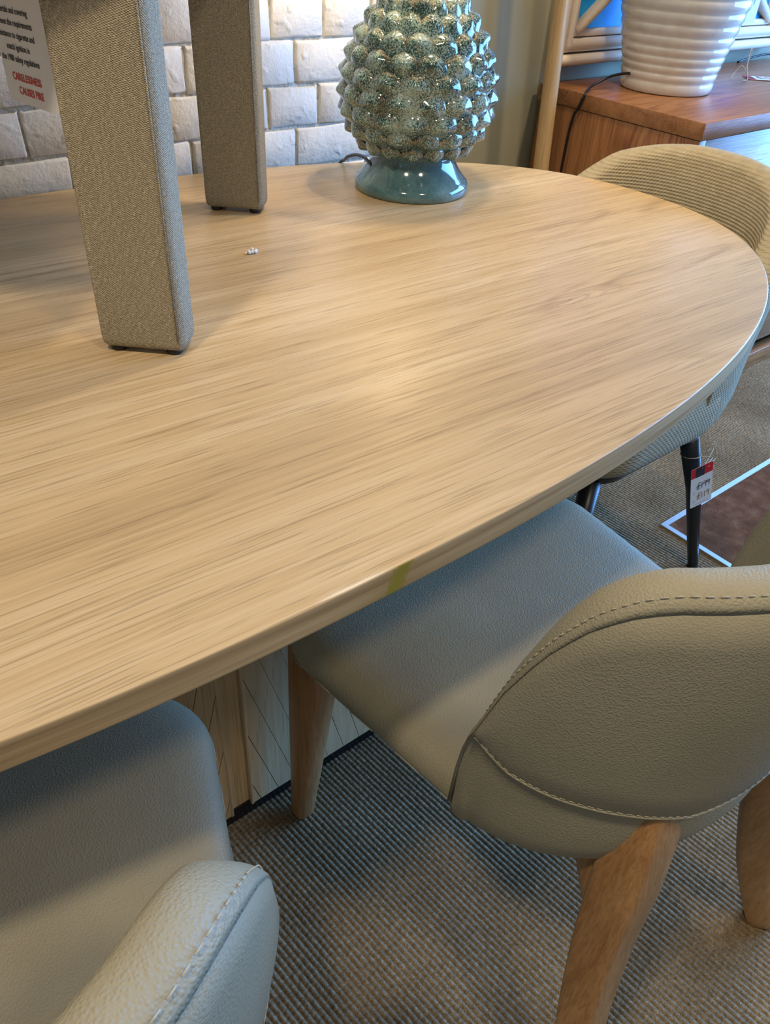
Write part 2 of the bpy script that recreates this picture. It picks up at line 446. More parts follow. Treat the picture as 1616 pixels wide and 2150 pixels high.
# ------------------------------------------------------------------ setting
# floor: real sisal ribs running away under the table
def make_floor():
    px = 6; width = 7.6; n = int(width/RIB)
    vs = []; y0, y1 = -4.0, 2.6
    c, s = math.cos(RIB_A), math.sin(RIB_A)
    for k in range(n*px+1):
        u = -3.2 + k*RIB/px
        z = -0.0020 + 0.0020*abs(math.sin(PI*k/px))**0.75
        for yy in (y0, y1):
            vs.append((u*c - yy*s, u*s + yy*c, z))
    fs = [(2*k, 2*k+2, 2*k+3, 2*k+1) for k in range(n*px)]
    return struct(mesh_obj('floor', vs, fs, M['sisal']), 'ribbed grey-brown sisal carpet')
make_floor()
MX0, MY0 = 1.152, -0.198          # corner of the coir mat well
mat_o = box('floor_mat', (MX0+0.012, 3.6, -2.6, MY0-0.012, -0.003, 0.0045), M['coir'])
tag(mat_o, 'brown coir entrance mat set into the sisal carpet', 'mat')
sv = join_vf([box_v(MX0-0.002, 3.6, MY0-0.012, MY0+0.002, -0.002, 0.0055), box_v(MX0-0.002, MX0+0.012, -2.6, MY0-0.012, -0.002, 0.0055)])
struct(mesh_obj('trim_1', *sv, M['metal_strip'], None, False), 'silver metal edging strip around the brown mat')

WY = 0.572                        # face of the brick wall
BX1 = 0.96                        # where the brickwork ends (behind the lamp)
v, f = box_v(-2.6, BX1-0.004, WY+0.0055, WY+0.16, 0.0, 2.75)
wall_b = struct(mesh_obj('wall_back', v, f, M['mortar'], None, False), 'white painted brick wall behind the table')
def brick_mesh(name, L, H, seed):
    rnd = random.Random(seed); nx, nz = (6 if L > 0.15 else 4), 3
    j = lambda a: (rnd.random()-0.5)*a
    vs = []; fs = []
    def idx(i, k): return i*(nz+1)+k
    gx = [0, 0.004/L]+[q/(nx-2) for q in range(1, nx-2)]+[1-0.004/L, 1]
    gz = [0, 0.004/H, 1-0.004/H, 1]
    for i in range(nx+1):
        for k in range(nz+1):
            x = -L/2+L*gx[i]; z = -H/2+H*gz[k]
            edge = i in (0, nx) or k in (0, nz)
            ex = j(0.0055) if i in (0, 1, nx-1, nx) else 0
            ez = j(0.0046) if k in (0, 1, nz-1, nz) else 0
            vs.append((x+ex, (0.0022 if edge else 0.0)+j(0.0012), z+ez))
    for i in range(nx):
        for k in range(nz):
            fs.append((idx(i, k), idx(i+1, k), idx(i+1, k+1), idx(i, k+1)))
    rim = [idx(i, 0) for i in range(nx+1)]+[idx(nx, k) for k in range(1, nz+1)]+[idx(i, nz) for i in range(nx-1, -1, -1)]+[idx(0, k) for k in range(nz-1, 0, -1)]
    b0 = len(vs)
    for r in rim:
        p = vs[r]; vs.append((p[0]*1.02, 0.016, p[2]*1.03))
    for a in range(len(rim)):
        b = (a+1) % len(rim); fs.append((rim[b], rim[a], b0+a, b0+b))
    me = bpy.data.meshes.new(name); me.from_pydata(vs, [], fs); me.materials.append(M['brick'])
    me.polygons.foreach_set('use_smooth', [True]*len(me.polygons)); me.update()
    return me
CO = 0.079
B_long = [brick_mesh('brick_stretcher', 0.2335, 0.0738, s) for s in range(5)]
B_short = [brick_mesh('brick_header', 0.1145, 0.0738, s+20) for s in range(5)]
rb = random.Random(3)
for k in range(-3, 5):
    zc = 0.883 + CO*(k+0.5)
    if k % 2 == 0: start, step, ms = 0.604, 0.2385, B_long
    else: start, step, ms = (0.551 if k % 4 == 1 else 0.658), 0.1195, B_short
    i0 = math.ceil((-0.75-start)/step)
    x = start+i0*step
    while x+step < BX1+0.02:
        o = bpy.data.objects.new('brick', rb.choice(ms)); COL.objects.link(o); o.parent = wall_b
        o.location = (x+step/2, WY, zc); o.rotation_euler = (0, rb.uniform(-0.012, 0.012), rb.uniform(-0.01, 0.01))
        o.scale = (rb.uniform(0.985, 1.01), 1, rb.uniform(0.97, 1.02))
        x += step
# plain painted wall behind the sideboard (stands back behind the brickwork)
GY = 0.672
v, f = box_v(BX1-0.05, 5.2, GY, GY+0.1, 0, 2.75)
struct(mesh_obj('wall_right', v, f, M['wall'], None, False), 'plain sage grey painted wall behind the sideboard')
v, f = box_v(BX1-0.02, BX1, WY+0.002, GY+0.01, 0, 2.75)
struct(mesh_obj('trim_2', v, f, M['wall'], None, False), 'painted return where the brickwork ends')

# ------------------------------------------------------------------ table
table = thing('dining_table', (0, 0, 0), 'large oval oak dining table with a yellow glue stain on its rim', 'table')
TA, TB, TN = 2.42039*CAM_H, 1.27091*CAM_H, 2.3373
def oval(a, b, n=240):
    out = []
    for i in range(n):
        t = 2*PI*i/n; c, s = math.cos(t), math.sin(t)
        out.append((a*math.copysign(abs(c)**(2/TN), c), b*math.copysign(abs(s)**(2/TN), s)))
    return out
def table_top():
    prof = [(-0.0300, 0.004), (-0.0300, 0.0016), (-0.0295, 0.0004), (-0.0286, 0.0), (-0.0276, 0.0), (-0.0026, 0.0), (-0.0014, 0.0), (-0.0005, 0.0004), (0.0, 0.0013), (0.0, 0.004)]
    rings = [[(x, y, TZ+z) for x, y in oval(TA-i, TB-i)] for z, i in prof]
    v, f = loft(rings)
    n = 240
    fm = [0 if k >= 7*n else 1 for k in range(len(f))]
    fm[-2] = 1; fm[-1] = 0
    o = mesh_obj('tabletop', v, f, None, table, True, [M['oak_top'], M['oak_edge']], fm)
    for p in o.data.polygons:
        if len(p.vertices) > 8: p.use_smooth = False
    return o
top = table_top(); top['label'] = 'pale oak veneer top with straight grain'
# pedestal: dark core, black plinth, raised panels of slanting planks parted by a recessed strip
PX, PYF = 0.31, -0.262
box('pedestal_core', (-PX+0.01, PX-0.01, PYF+0.010, 0.25, 0.03, TZ-0.029), M['oak_base'], table)
box('plinth', (-PX+0.004, PX-0.004, PYF+0.004, 0.256, -0.002, 0.031), M['black'], table)['label'] = 'black plinth'
def clip_poly(poly, x0, x1, z0, z1):
    def cut(ps, ins, inter):
        out = []
        for i in range(len(ps)):
            a, b = ps[i], ps[(i+1) % len(ps)]
            if ins(a):
                out.append(a)
                if not ins(b): out.append(inter(a, b))
            elif ins(b): out.append(inter(a, b))
        return out
    def ix(xv): return lambda a, b: (xv, a[1]+(b[1]-a[1])*(xv-a[0])/(b[0]-a[0]))
    def iz(zv): return lambda a, b: (a[0]+(b[0]-a[0])*(zv-a[1])/(b[1]-a[1]), zv)
    for ins, it in ((lambda p: p[0] >= x0, ix(x0)), (lambda p: p[0] <= x1, ix(x1)), (lambda p: p[1] >= z0, iz(z0)), (lambda p: p[1] <= z1, iz(z1))):
        if len(poly) < 3: return []
        poly = cut(poly, ins, it)
    return poly
def planks(x0, x1, slope, ref):
    wdt = 0.0335
    for i in range(-12, 26):
        g = 0.0005
        a, b = ref+i*wdt+g, ref+(i+1)*wdt-g
        poly = [(a, 0), (b, 0), (b+slope*0.8, 0.8), (a+slope*0.8, 0.8)]
        poly = clip_poly(poly, x0, x1, 0.027, TZ-0.031)
        if len(poly) < 3: continue
        ar = abs(sum(poly[k][0]*poly[(k+1) % len(poly)][1]-poly[(k+1) % len(poly)][0]*poly[k][1] for k in range(len(poly))))/2
        if ar < 4e-4: continue
        cx = sum(p[0] for p in poly)/len(poly); cz = sum(p[1] for p in poly)/len(poly)
        ins = [(cx+(p[0]-cx)*0.985, cz+(p[1]-cz)*0.998) for p in poly]
        r0 = [(p[0]-cx, 0.012, p[1]-cz) for p in poly]; r1 = [(p[0]-cx, 0.001, p[1]-cz) for p in poly]; r2 = [(p[0]-cx, 0.0, p[1]-cz) for p in ins]
        vv, ff = loft([r0, r1, r2])
        o = fixn(mesh_obj('plank', vv, ff, M['oak_base'], table, False))
        o.location = (cx, PYF, cz)
planks(-0.050, PX-0.006, -0.262, 0.0075)
planks(-PX+0.006, -0.083, 0.262, -0.1395)
box('panel_edge', (-0.0505, -0.0455, PYF-0.001, PYF+0.012, 0.025, TZ-0.031), M['oak_base'], table, 0.0012)
box('panel_edge', (-0.0875, -0.0825, PYF-0.001, PYF+0.012, 0.025, TZ-0.031), M['oak_base'], table, 0.0012)
box('recessed_strip', (-0.083, -0.050, PYF+0.0075, PYF+0.014, 0.025, TZ-0.031), M['oak_base'], table)

# ------------------------------------------------------------------ leather dining chairs
CA, CB, CN, CY0 = 0.247, 0.190, 1.9, -0.07
SEAM = [(0.0, 0.446), (0.0022, 0.470), (0.005, 0.540), (0.010, 0.578), (0.019, 0.605), (0.036, 0.672), (0.058, 0.735), (0.078, 0.776), (0.096, 0.800), (0.115, 0.814), (0.143, 0.819), (0.161, 0.821), (0.19, 0.824)]
HEM = [(0.0, 0.594), (0.021, 0.587), (0.052, 0.566), (0.086, 0.555), (0.114, 0.547), (0.139, 0.537), (0.161, 0.524), (0.17, 0.517), (0.178, 0.517), (0.19, 0.520)]
def u_pt(phi, g=0.0):
    c, s = math.cos(phi), math.sin(phi)
    return Vector(((CA+g)*math.copysign(abs(c)**(2/CN), c), CY0+(CB+g)*math.copysign(abs(s)**(2/CN), s), 0))
def stations(n=56):
    out = []
    for i in range(n+1):
        u = i/n; u = u*u*(3-2*u)*0.75+u*0.25
        out.append(PI*(1.004+0.992*u))
    return out
def u_frame(phi):
    p = u_pt(phi); t = (u_pt(min(phi+0.01, 2*PI-0.0005))-u_pt(max(phi-0.01, PI+0.0005))).normalized()
    return p, Vector((t.y, -t.x, 0)), -(p.y-CY0)       # outward normal, depth behind the arm line
def lean(dep): return 0.004 + 0.020*min(1, max(0, dep/0.19))
def make_backrest(parent):
    rings = []; seam = []; stitch = []; hem = []
    for phi in stations():
        p, nrm, dep = u_frame(phi)
        zs = interp(SEAM, dep); zh = interp(HEM, dep); le = lean(dep)
        endk = min(1.0, dep/0.030); rnd = math.sqrt(max(0.0, 1-(1-endk)**2))
        th = 0.012 + 0.030*rnd
        step = min(1.0, max(0.0, (zs-zh-0.004)/0.03))      # 0 where the rim runs below the hem line
        zm = min(zh, zs-0.006)
        ins = 0.0055*step
        pts = [(-0.018, 0.4265), (-0.010-ins, 0.4285), (-0.0035-ins, 0.437)]
        for q in (0.25, 0.5, 0.75):
            pts.append((-0.002-ins*(1-0.3*q)+0.004*math.sin(PI*q)*rnd, 0.437+(zm-0.437)*q))
        pts += [(0.0015-ins, zm-0.0016), (0.0015+0.0006*step, zm), (0.002+0.0018*step, zm+0.002)]
        for k in range(1, 8):
            q = k/7; z = zm+0.002+(zs-0.0020-zm-0.002)*q
            pts.append((0.002 + le*q + 0.006*math.sin(PI*q)*rnd*step + 0.0018*step*(1-q), z))
        gd = 0.0036*rnd
        pts += [(le+0.002-gd, zs-0.0012), (le+0.002-gd, zs-0.0004)]     # stitched groove under the rolled rim
        ap = zs + 0.012*rnd+0.003; r = th/2
        pts.append((le+0.0022, zs+0.0004))
        for k in range(1, 8):
            a = PI*k/8
            pts.append((le+0.002 - r + r*math.cos(a), zs+(ap-zs)*math.sin(a)))
        zi = 0.430
        for k in range(0, 7):
            q = k/6; z = zs+(zi-zs)*q
            pts.append((le*(1-q)+0.002-th-0.010*math.sin(PI*q*0.8)*rnd, z))
        rings.append([p+nrm*o+Vector((0, 0, z)) for o, z in pts])
        seam.append(p+nrm*(le-0.0014)+Vector((0, 0, zs-0.0008)))
        stitch.append(p+nrm*(le-0.003)+Vector((0, 0, zs+0.72*(ap-zs)+0.0012)))
        if step > 0.15: hem.append(p+nrm*0.0042+Vector((0, 0, zm+0.0015)))
    v, f = loft(rings)
    bk = fixn(mesh_obj('backrest', v, f, M['leather'], parent))
    tube('seam', seam, 0.0009, M['leather'], bk, 6)
    tube('hem_piping', hem, 0.0014, M['leather'], bk, 6)
    def dashes(name, line, r, on=0.0042, off=0.0026):
        parts = []; P = smooth_path(line, 8); acc = 0; last = P[0]; state = True; seg = [P[0]]
        for q in P[1:]:
            acc += (q-last).length; last = q
            if state: seg.append(q)
            if acc > (on if state else off):
                if state and len(seg) > 1: parts.append(tube_vf([seg[0], seg[-1]], r, 5))
                state = not state; acc = 0; seg = [q]
        if parts:
            o = mesh_obj(name, *join_vf(parts), M['thread'], bk); o['kind'] = 'stuff'
    dashes('stitching', stitch[5:-5], 0.0005)
    dashes('hem_stitching', [h+Vector((0, 0, 0.0045))+(h-Vector((0, CY0, h.z))).normalized()*0.0012 for h in hem], 0.0004)
    return bk
def seat_ring(ins, z):
    # rounded front corners, sides drawing in, rear following the wrapped back
    pts = []
    wf, yf, rf = 0.262-ins, 0.275-ins, max(0.02, 0.095-ins*0.7)
    for cx, cy, a0 in ((wf-rf, yf-rf, 0), (-(wf-rf), yf-rf, PI/2)):
        for k in range(10):
            a = a0+PI/2*k/9
            pts.append((cx+rf*math.cos(a), cy+rf*math.sin(a), z))
    ea, eb = 0.236-ins, max(0.03, 0.150-ins)
    for k in range(20):
        a = PI+PI*k/19
        pts.append((ea*math.cos(a), -0.070+eb*math.sin(a), z))
    return pts
def make_seat(parent):
    prof = [(0.020, 0.426), (0.006, 0.429), (0.001, 0.436), (0.0, 0.444), (0.0015, 0.452), (0.006, 0.461), (0.014, 0.4675), (0.028, 0.4725), (0.05, 0.4762), (0.09, 0.479), (0.14, 0.4805), (0.19, 0.481)]
    v, f = loft([seat_ring(i, z) for i, z in prof])
    s = fixn(mesh_obj('seat', v, f, M['leather'], parent))
    ring = [Vector(p) for p in seat_ring(-0.0002, 0.4385)]
    parts = []
    P = smooth_path(ring+[ring[0]], 8); acc = 0; seg = [P[0]]; on = True; last = P[0]
    for q in P[1:]:
        acc += (q-last).length; last = q; seg.append(q)
        if acc > (0.0045 if on else 0.003):
            if on: parts.append(tube_vf([seg[0], seg[-1]], 0.0006, 5))
            on = not on; acc = 0; seg = [q]
    o = mesh_obj('stitching', *join_vf(parts), M['thread'], s); o['kind'] = 'stuff'
    return s
def make_leather_chair(loc, rotz, label):
    t = thing('dining_chair', loc, label, 'chair', 'leather dining chairs at the table', rotz)
    make_seat(t); make_backrest(t)
    for s in (-1, 1):
        tube('leg', [(s*0.212, 0.222, 0.432), (s*0.217, 0.228, 0.30), (s*0.224, 0.236, 0.12), (s*0.229, 0.241, 0.010), (s*0.2295, 0.2415, -0.001)],
             [0.034, 0.0295, 0.0215, 0.017, 0.012], M['leg_wood'], t, 20, 2.9)
        g = 0.018 if s > 0 else 0.0
        pth = smooth_path([(s*0.108, -0.205, 0.512), (s*0.118, -0.214-g*0.5, 0.470), (s*0.134, -0.226-g, 0.400), (s*0.150, -0.236-g, 0.310), (s*0.172, -0.256-g*0.8, 0.200), (s*0.198, -0.285-g*0.4, 0.100), (s*0.224, -0.318, 0.006), (s*0.2255, -0.320, -0.001)], 5)
        n = len(pth)
        rad = []
        for k, p in enumerate(pth):
            r = interp([(-0.001, 0.013), (0.006, 0.0165), (0.2, 0.0225), (0.40, 0.0285), (0.47, 0.029), (0.512, 0.026)], p.z)
            rad.append((r*1.12, r))
        tube('leg', pth, rad, M['leg_wood'], t, 28, 5.0)
        tube('leg_bracket', [(s*0.135, -0.165, 0.44), (s*0.132, -0.190, 0.39), (s*0.137, -0.212, 0.335), (s*0.145, -0.226, 0.30)], [(0.022, 0.022), (0.021, 0.02), (0.016, 0.016), (0.008, 0.01)], M['leg_wood'], t, 14, 2.8)
    return t
make_leather_chair((0.245, -0.55, 0), 0.0, 'grey-green leather chair with an arched wrapped back, next to the black-legged tub chair')
make_leather_chair((-0.458, -0.510, 0), math.radians(-15), 'grey-green leather chair pushed in slightly askew, away from the tub chair')

# ------------------------------------------------------------------ beige knit tub chair at the table end
def make_tub():
    cx, cy = 0.925, -0.060
    t = thing('tub_chair', (cx, cy, 0), 'beige rib-knit tub chair with black metal legs at the table end', 'chair')
    A, B, N = 0.310, 0.264, 2.3
    def up(phi, g=0.0):   # phi 0 at -Y arm front .. pi at +Y arm front, back at +X
        s, c = math.sin(phi), math.cos(phi)
        return Vector((-0.035+(A+g)*math.copysign(abs(s)**(2/N), s), -(B+g)*math.copysign(abs(c)**(2/N), c), 0))
    rings = []; base = []
    n = 60
    for i in range(n+1):
        u = i/n; u = 0.7*u*u*(3-2*u)+0.3*u
        phi = PI*(0.004+0.992*u)
        p = up(phi); tt = (up(min(phi+0.01, PI-0.0003))-up(max(phi-0.01, 0.0003))).normalized()
        nr = Vector((tt.y, -tt.x, 0))
        dep = p.x+0.035
        zt = interp([(0.0, 0.60), (0.02, 0.650), (0.06, 0.690), (0.13, 0.735), (0.22, 0.798), (0.31, 0.832)], dep)
        endk = math.sqrt(max(0, 1-(1-min(1, dep/0.04))**2)); th = 0.022+0.036*endk
        le = 0.012*min(1, dep/0.2)
        pr = []
        for k, (o, z) in enumerate([(-0.085, 0.384), (-0.045, 0.387), (-0.020, 0.396), (-0.007, 0.414), (0.0, 0.45), (0.002, 0.54)]):
            pr.append((o, z))
        for q in (0.35, 0.7, 1.0):
            pr.append((le*q+0.004*math.sin(PI*q), 0.54+(zt-0.02-0.54)*q))
        r = th/2
        for k in range(1, 8):
            a = PI*k/8; pr.append((le-r+r*math.cos(a), zt-0.02+0.022*math.sin(a)))
        for q in (0, 0.3, 0.6, 0.85, 1.0):
            pr.append((le*(1-q)-th-0.014*math.sin(PI*q), zt-0.02+(0.46-zt+0.02)*q))
        pr.append((-0.11, 0.43))
        rings.append([p+nr*o+Vector((0, 0, z)) for o, z in pr])
    v, f = loft(rings)
    fixn(mesh_obj('back_shell', v, f, M['knit'], t))
    def sr_(ins, z, x0=-0.305, x1=0.03, hw=0.266):
        pts = []
        for ccx, ccy, r, a0 in ((x1-0.02, hw-0.02, 0.02, 0), (x0+0.10, hw-0.10, 0.10, PI/2), (x0+0.10, -(hw-0.10), 0.10, PI), (x1-0.02, -(hw-0.02), 0.02, 1.5*PI)):
            for k in range(9):
                a = a0+PI/2*k/8; rr = r-ins if r-ins > 0.004 else 0.004
                pts.append((ccx+rr*math.cos(a), ccy+rr*math.sin(a), z))
        return pts
    v, f = loft([sr_(i, z) for i, z in ((0.045, 0.392), (0.018, 0.398), (0.006, 0.412), (0.0, 0.435), (0.0, 0.480), (0.004, 0.505), (0.016, 0.520), (0.04, 0.528), (0.08, 0.532), (0.099, 0.533))])
    fixn(mesh_obj('seat_cushion', v, f, M['knit'], t))
    def br_(ins, z):
        pts = []; hw = 0.256
        for ccx, ccy, a0 in ((-0.20, hw-0.10, PI/2), (-0.20, -(hw-0.10), PI)):
            for k in range(9):
                a = a0+PI/2*k/8; pts.append((ccx+(0.10-ins)*math.cos(a), ccy+(0.10-ins)*math.sin(a), z))
        for k in range(25):
            q = up(PI*(0.004+0.992*k/24), -0.010-ins); pts.append((q.x, q.y, z))
        return pts
    v, f = loft([br_(i, z) for i, z in ((0.03, 0.372), (0.022, 0.374), (0.014, 0.394), (0.02, 0.398))])
    fixn(mesh_obj('seat_base', v, f, M['black'], t))['label'] = 'black seat base plate'
    for sy in (-1, 1):
        tube('leg', [(0.03, sy*0.225, 0.378), (0.085, sy*0.246, 0.24), (0.158, sy*0.272, 0.012), (0.161, sy*0.2735, -0.001)], [0.0195, 0.0165, 0.0115, 0.0115], M['black'], t, 18)
        tube('leg', [(-0.245, sy*0.205, 0.378), (-0.28, sy*0.228, 0.24), (-0.325, sy*0.262, 0.012), (-0.327, sy*0.264, -0.001)], [0.0195, 0.0165, 0.0115, 0.0115], M['black'], t, 18)
    return t
make_tub()

# ------------------------------------------------------------------ padded stool standing on the table
def make_stool():
    t = thing('padded_stool', (-0.04, 0.2, TZ), 'beige fabric stool with padded block legs and black feet, standing on the table', 'stool')
    ox, oy = -0.04, 0.2
    E = math.radians(-43)
    hw, hd, hgt = 0.0495, 0.026, 0.392
    legs = [(-0.033, -0.078), (0.314, 0.317), (-0.105, 0.492), (-0.40, 0.10)]
    for lx, ly in legs:
        def ring(z, ins):
            pts = []; r = 0.010
            for ccx, ccy, a0 in ((hw-r, hd-r, 0), (-(hw-r), hd-r, PI/2), (-(hw-r), -(hd-r), PI), (hw-r, -(hd-r), 1.5*PI)):
                for k in range(5):
                    a = a0+PI/2*k/4; rr = max(r-ins, 0.001)
                    pts.append((ccx+rr*math.cos(a), ccy+rr*math.sin(a), z))
            return pts
        zz = [(0.0065, 0.008), (0.0075, 0.004), (0.011, 0.001), (0.018, 0.0)] + [(0.018+(hgt-0.018)*k/8, 0.0) for k in range(1, 9)]
        v, f = loft([ring(z, i) for z, i in zz])
        lg = fixn(mesh_obj('leg', v, f, M['twill'], t))
        lg.location = (lx-ox, ly-oy, 0); lg.rotation_euler = (0, 0, E)
        tube('seam', [(hw-0.006, -hd-0.0004, 0.02), (hw-0.006, -hd-0.0004, hgt)], 0.0010, M['twill'], lg, 6)
        for fx in (-0.033, 0.033):
            vv, ff = lathe([(0.004, 0.0), (0.0085, 0.0006), (0.0095, 0.003), (0.009, 0.009)], 18)
            ft = mesh_obj('foot', vv, ff, M['rubber'], lg); ft.location = (fx, -0.012, 0)
            ft2 = bpy.data.objects.new('foot', ft.data); COL.objects.link(ft2); ft2.parent = lg; ft2.location = (fx, 0.013, 0)
    hull = [(-0.03, -0.15), (0.385, 0.32), (0.33, 0.375), (-0.10, 0.555), (-0.155, 0.51), (-0.465, 0.095), (-0.42, 0.045)]
    c = Vector((sum(p[0] for p in hull)/7, sum(p[1] for p in hull)/7, 0))
    rings = []
    for z, k in ((hgt-0.004, 0.94), (hgt, 0.985), (hgt+0.02, 1.0), (hgt+0.06, 1.0), (hgt+0.08, 0.97), (hgt+0.09, 0.88)):
        rings.append([(c.x+(p[0]-c.x)*k-ox, c.y+(p[1]-c.y)*k-oy, z) for p in hull])
    v, f = loft(rings); fixn(mesh_obj('seat', v, f, M['twill'], t))
    return t
make_stool()

# ------------------------------------------------------------------ writing
def text_mesh(body, size, mat, parent, loc=(0, 0, 0), align='CENTER', name='lettering', squeeze=1.0, offset=0.0):
    cu = bpy.data.curves.new('txt', 'FONT'); cu.body = body; cu.size = size; cu.align_x = align; cu.extrude = 0.00006; cu.offset = offset
    cu.resolution_u = 3
    tmp = bpy.data.objects.new('txt', cu); COL.objects.link(tmp)
    dg = bpy.context.evaluated_depsgraph_get(); dg.update()
    me = bpy.data.meshes.new_from_object(tmp.evaluated_get(dg))
    bpy.data.objects.remove(tmp); bpy.data.curves.remove(cu)
    me.materials.clear(); me.materials.append(mat)
    o = bpy.data.objects.new(name, me); COL.objects.link(o); o.parent = parent; o.location = loc; o.scale = (squeeze, 1, 1)
    return o
def card(name, w_, h_, th, mat, parent, r=0.003, loc=(0, 0, 0), corners=(1, 1, 1, 1)):
    def ring(z):
        pts = []
        for i, (ccx, ccy, a0) in enumerate(((w_/2-r, h_/2-r, 0), (-(w_/2-r), h_/2-r, PI/2), (-(w_/2-r), -(h_/2-r), PI), (w_/2-r, -(h_/2-r), 1.5*PI))):
            if corners[i]:
                for k in range(5):
                    a = a0+PI/2*k/4; pts.append((ccx+r*math.cos(a), ccy+r*math.sin(a), z))
            else: pts.append((math.copysign(w_/2, ccx), math.copysign(h_/2, ccy), z))
        return pts
    v, f = loft([ring(-th), ring(0)])
    o = fixn(mesh_obj(name, v, f, mat, parent, False)); o.location = loc
    return o
def place(o, origin, right, up):
    r = Vector(right).normalized(); u = Vector(up); u = (u-r*u.dot(r)).normalized(); n = r.cross(u)
    o.matrix_world = Matrix(((r.x, u.x, n.x, origin[0]), (r.y, u.y, n.y, origin[1]), (r.z, u.z, n.z, origin[2]), (0, 0, 0, 1)))
def strokes(lines, r, mat, parent, loc, name='handwriting'):
    parts = []
    for ln in lines:
        P = smooth_path([(x, y, 0) for x, y in ln], 4) if len(ln) > 2 else [Vector((x, y, 0)) for x, y in ln]
        L, Rr = [], []
        for p, t, n_, b in frames(P):
            d = Vector((-t.y, t.x, 0)).normalized()*r
            L.append(p+d); Rr.append(p-d)
        v = [tuple(q) for q in L+Rr]; k = len(L)
        parts.append((v, [(i, i+1, k+i+1, k+i) for i in range(k-1)]))
    o = mesh_obj(name, *join_vf(parts), mat, parent, False); o.location = loc
    return o
POUND = [[(0.9, 1.55), (0.62, 1.75), (0.42, 1.5), (0.42, 0.8), (0.30, 0.15), (0.05, 0.1), (0.2, 0.0), (0.9, 0.08)], [(0.0, 0.95), (0.85, 1.0)], [(0.0, 0.65), (0.8, 0.7)]]
ONE = [[(0.2, 1.5), (0.2, 0.0)]]
NINE = [[(0.62, 1.45), (0.3, 1.5), (0.1, 1.1), (0.35, 0.85), (0.62, 1.2), (0.64, 1.4), (0.6, 0.6), (0.5, 0.0)]]
def write(seq, adv, s):
    out = []; x = 0
    for g, a in zip(seq, adv):
        for ln in g: out.append([((px+x)*s, py*s) for px, py in ln])
        x += a
    return out
def price_body(t, w_, h_, handwriting=True):
    c = card('card', w_, h_, 0.0006, M['paper'], t, 0.0035, (0, 0, 0))
    card('header', w_, h_*0.235, 0.0004, M['red'], c, 0.0034, (0, h_/2-h_*0.1175, 0.0003), (1, 1, 0, 0))['label'] = 'red header band'
    card('logo_block', w_*0.40, h_*0.225, 0.0003, M['ink_navy'], c, 0.0005, (-w_*0.09, h_/2-h_*0.1275, 0.0005))
    s = w_/0.06
    st = [[(-0.002*math.cos(a)*s, -0.002*math.sin(a)*s), (0.002*math.cos(a)*s, 0.002*math.sin(a)*s)] for a in (0, PI/3, 2*PI/3)]
    strokes(st, 0.0006*s, M['paper'], c, (w_*0.31, h_/2-h_*0.085, 0.0006), 'star_mark')
    strokes([[(-0.007*s, 0.0), (-0.002*s, 0.001*s), (0.006*s, 0.0)], [(-0.005*s, -0.003*s), (0.005*s, -0.003*s)]], 0.00035*s, M['ink_grey'], c, (-w_*0.09, h_/2-h_*0.14, 0.0006), 'logo_mark')
    for yy in (-0.11, -0.155, -0.335, -0.375):
        strokes([[(-w_*0.40, h_*yy), (-w_*0.27, h_*yy)]], 0.0004*s, M['ink_red'], c, (0, 0, 0.0002), 'small_print')
    strokes([[(-w_*0.36, -h_*0.445), (w_*0.34, -h_*0.445)]], 0.0004*s, M['ink_red'], c, (0, 0, 0.0002), 'small_print')
    if handwriting:
        k = 0.0122*s
        a = write([POUND, ONE, NINE, NINE], [1.0, 0.5, 0.75, 0.8], k)
        a.append([(-0.2*k, 0.55*k), (3.1*k, 1.15*k)])
        strokes(a, 0.00085*s, M['ink_grey'], c, (-w_*0.22, -h_*0.06, 0.0003))
        strokes(write([POUND, ONE, ONE, NINE], [1.0, 0.6, 0.55, 0.8], k), 0.00085*s, M['ink_gold'], c, (-w_*0.20, -h_*0.325, 0.0003))
    return c
# tag tied to the tub chair's leg
pt = thing('price_tag', (0, 0, 0), 'white price tag with red header tied to the black chair leg', 'tag')
leg_c = Vector((0.925+0.047, -0.060-0.232, 0.335))
pn = (CAM-leg_c).normalized(); pp = leg_c+pn*0.034
wT, hT = 0.049, 0.106
place(pt, (0.937, -0.350, 0.307), (0.905, -0.294, 0.309), (-0.294, 0.095, 0.951))
price_body(pt, wT, hT)
bpy.context.view_layer.update()
inv = pt.matrix_world.inverted()
loop = []
for k in range(15):
    a = 2*PI*k/14
    loop.append(leg_c+Vector((0.0195*math.cos(a), 0.0195*math.sin(a), -0.004*math.sin(a))))
hole = pt.matrix_world @ Vector((0, hT/2-0.006, 0.001))
tube('string', [inv @ p for p in loop], 0.0011, M['string'], pt, 6)
k0 = leg_c+Vector((0.006, -0.0205, 0.002))
tube('string', [inv @ p for p in smooth_path([k0, k0+Vector((0.02, -0.012, -0.002)), hole])], 0.0010, M['string'], pt, 6)
tube('string', [inv @ p for p in smooth_path([k0+Vector((0.012, 0, 0)), k0+Vector((0.026, 0.0, 0.022)), k0+Vector((0.045, -0.004, 0.0)), k0+Vector((0.05, -0.006, -0.02)), hole])], 0.0009, M['string'], pt, 6)
tube('string', [inv @ p for p in smooth_path([k0+Vector((0.014, 0, 0.01)), k0+Vector((0.03, -0.004, 0.012)), hole])], 0.0009, M['string'], pt, 6)

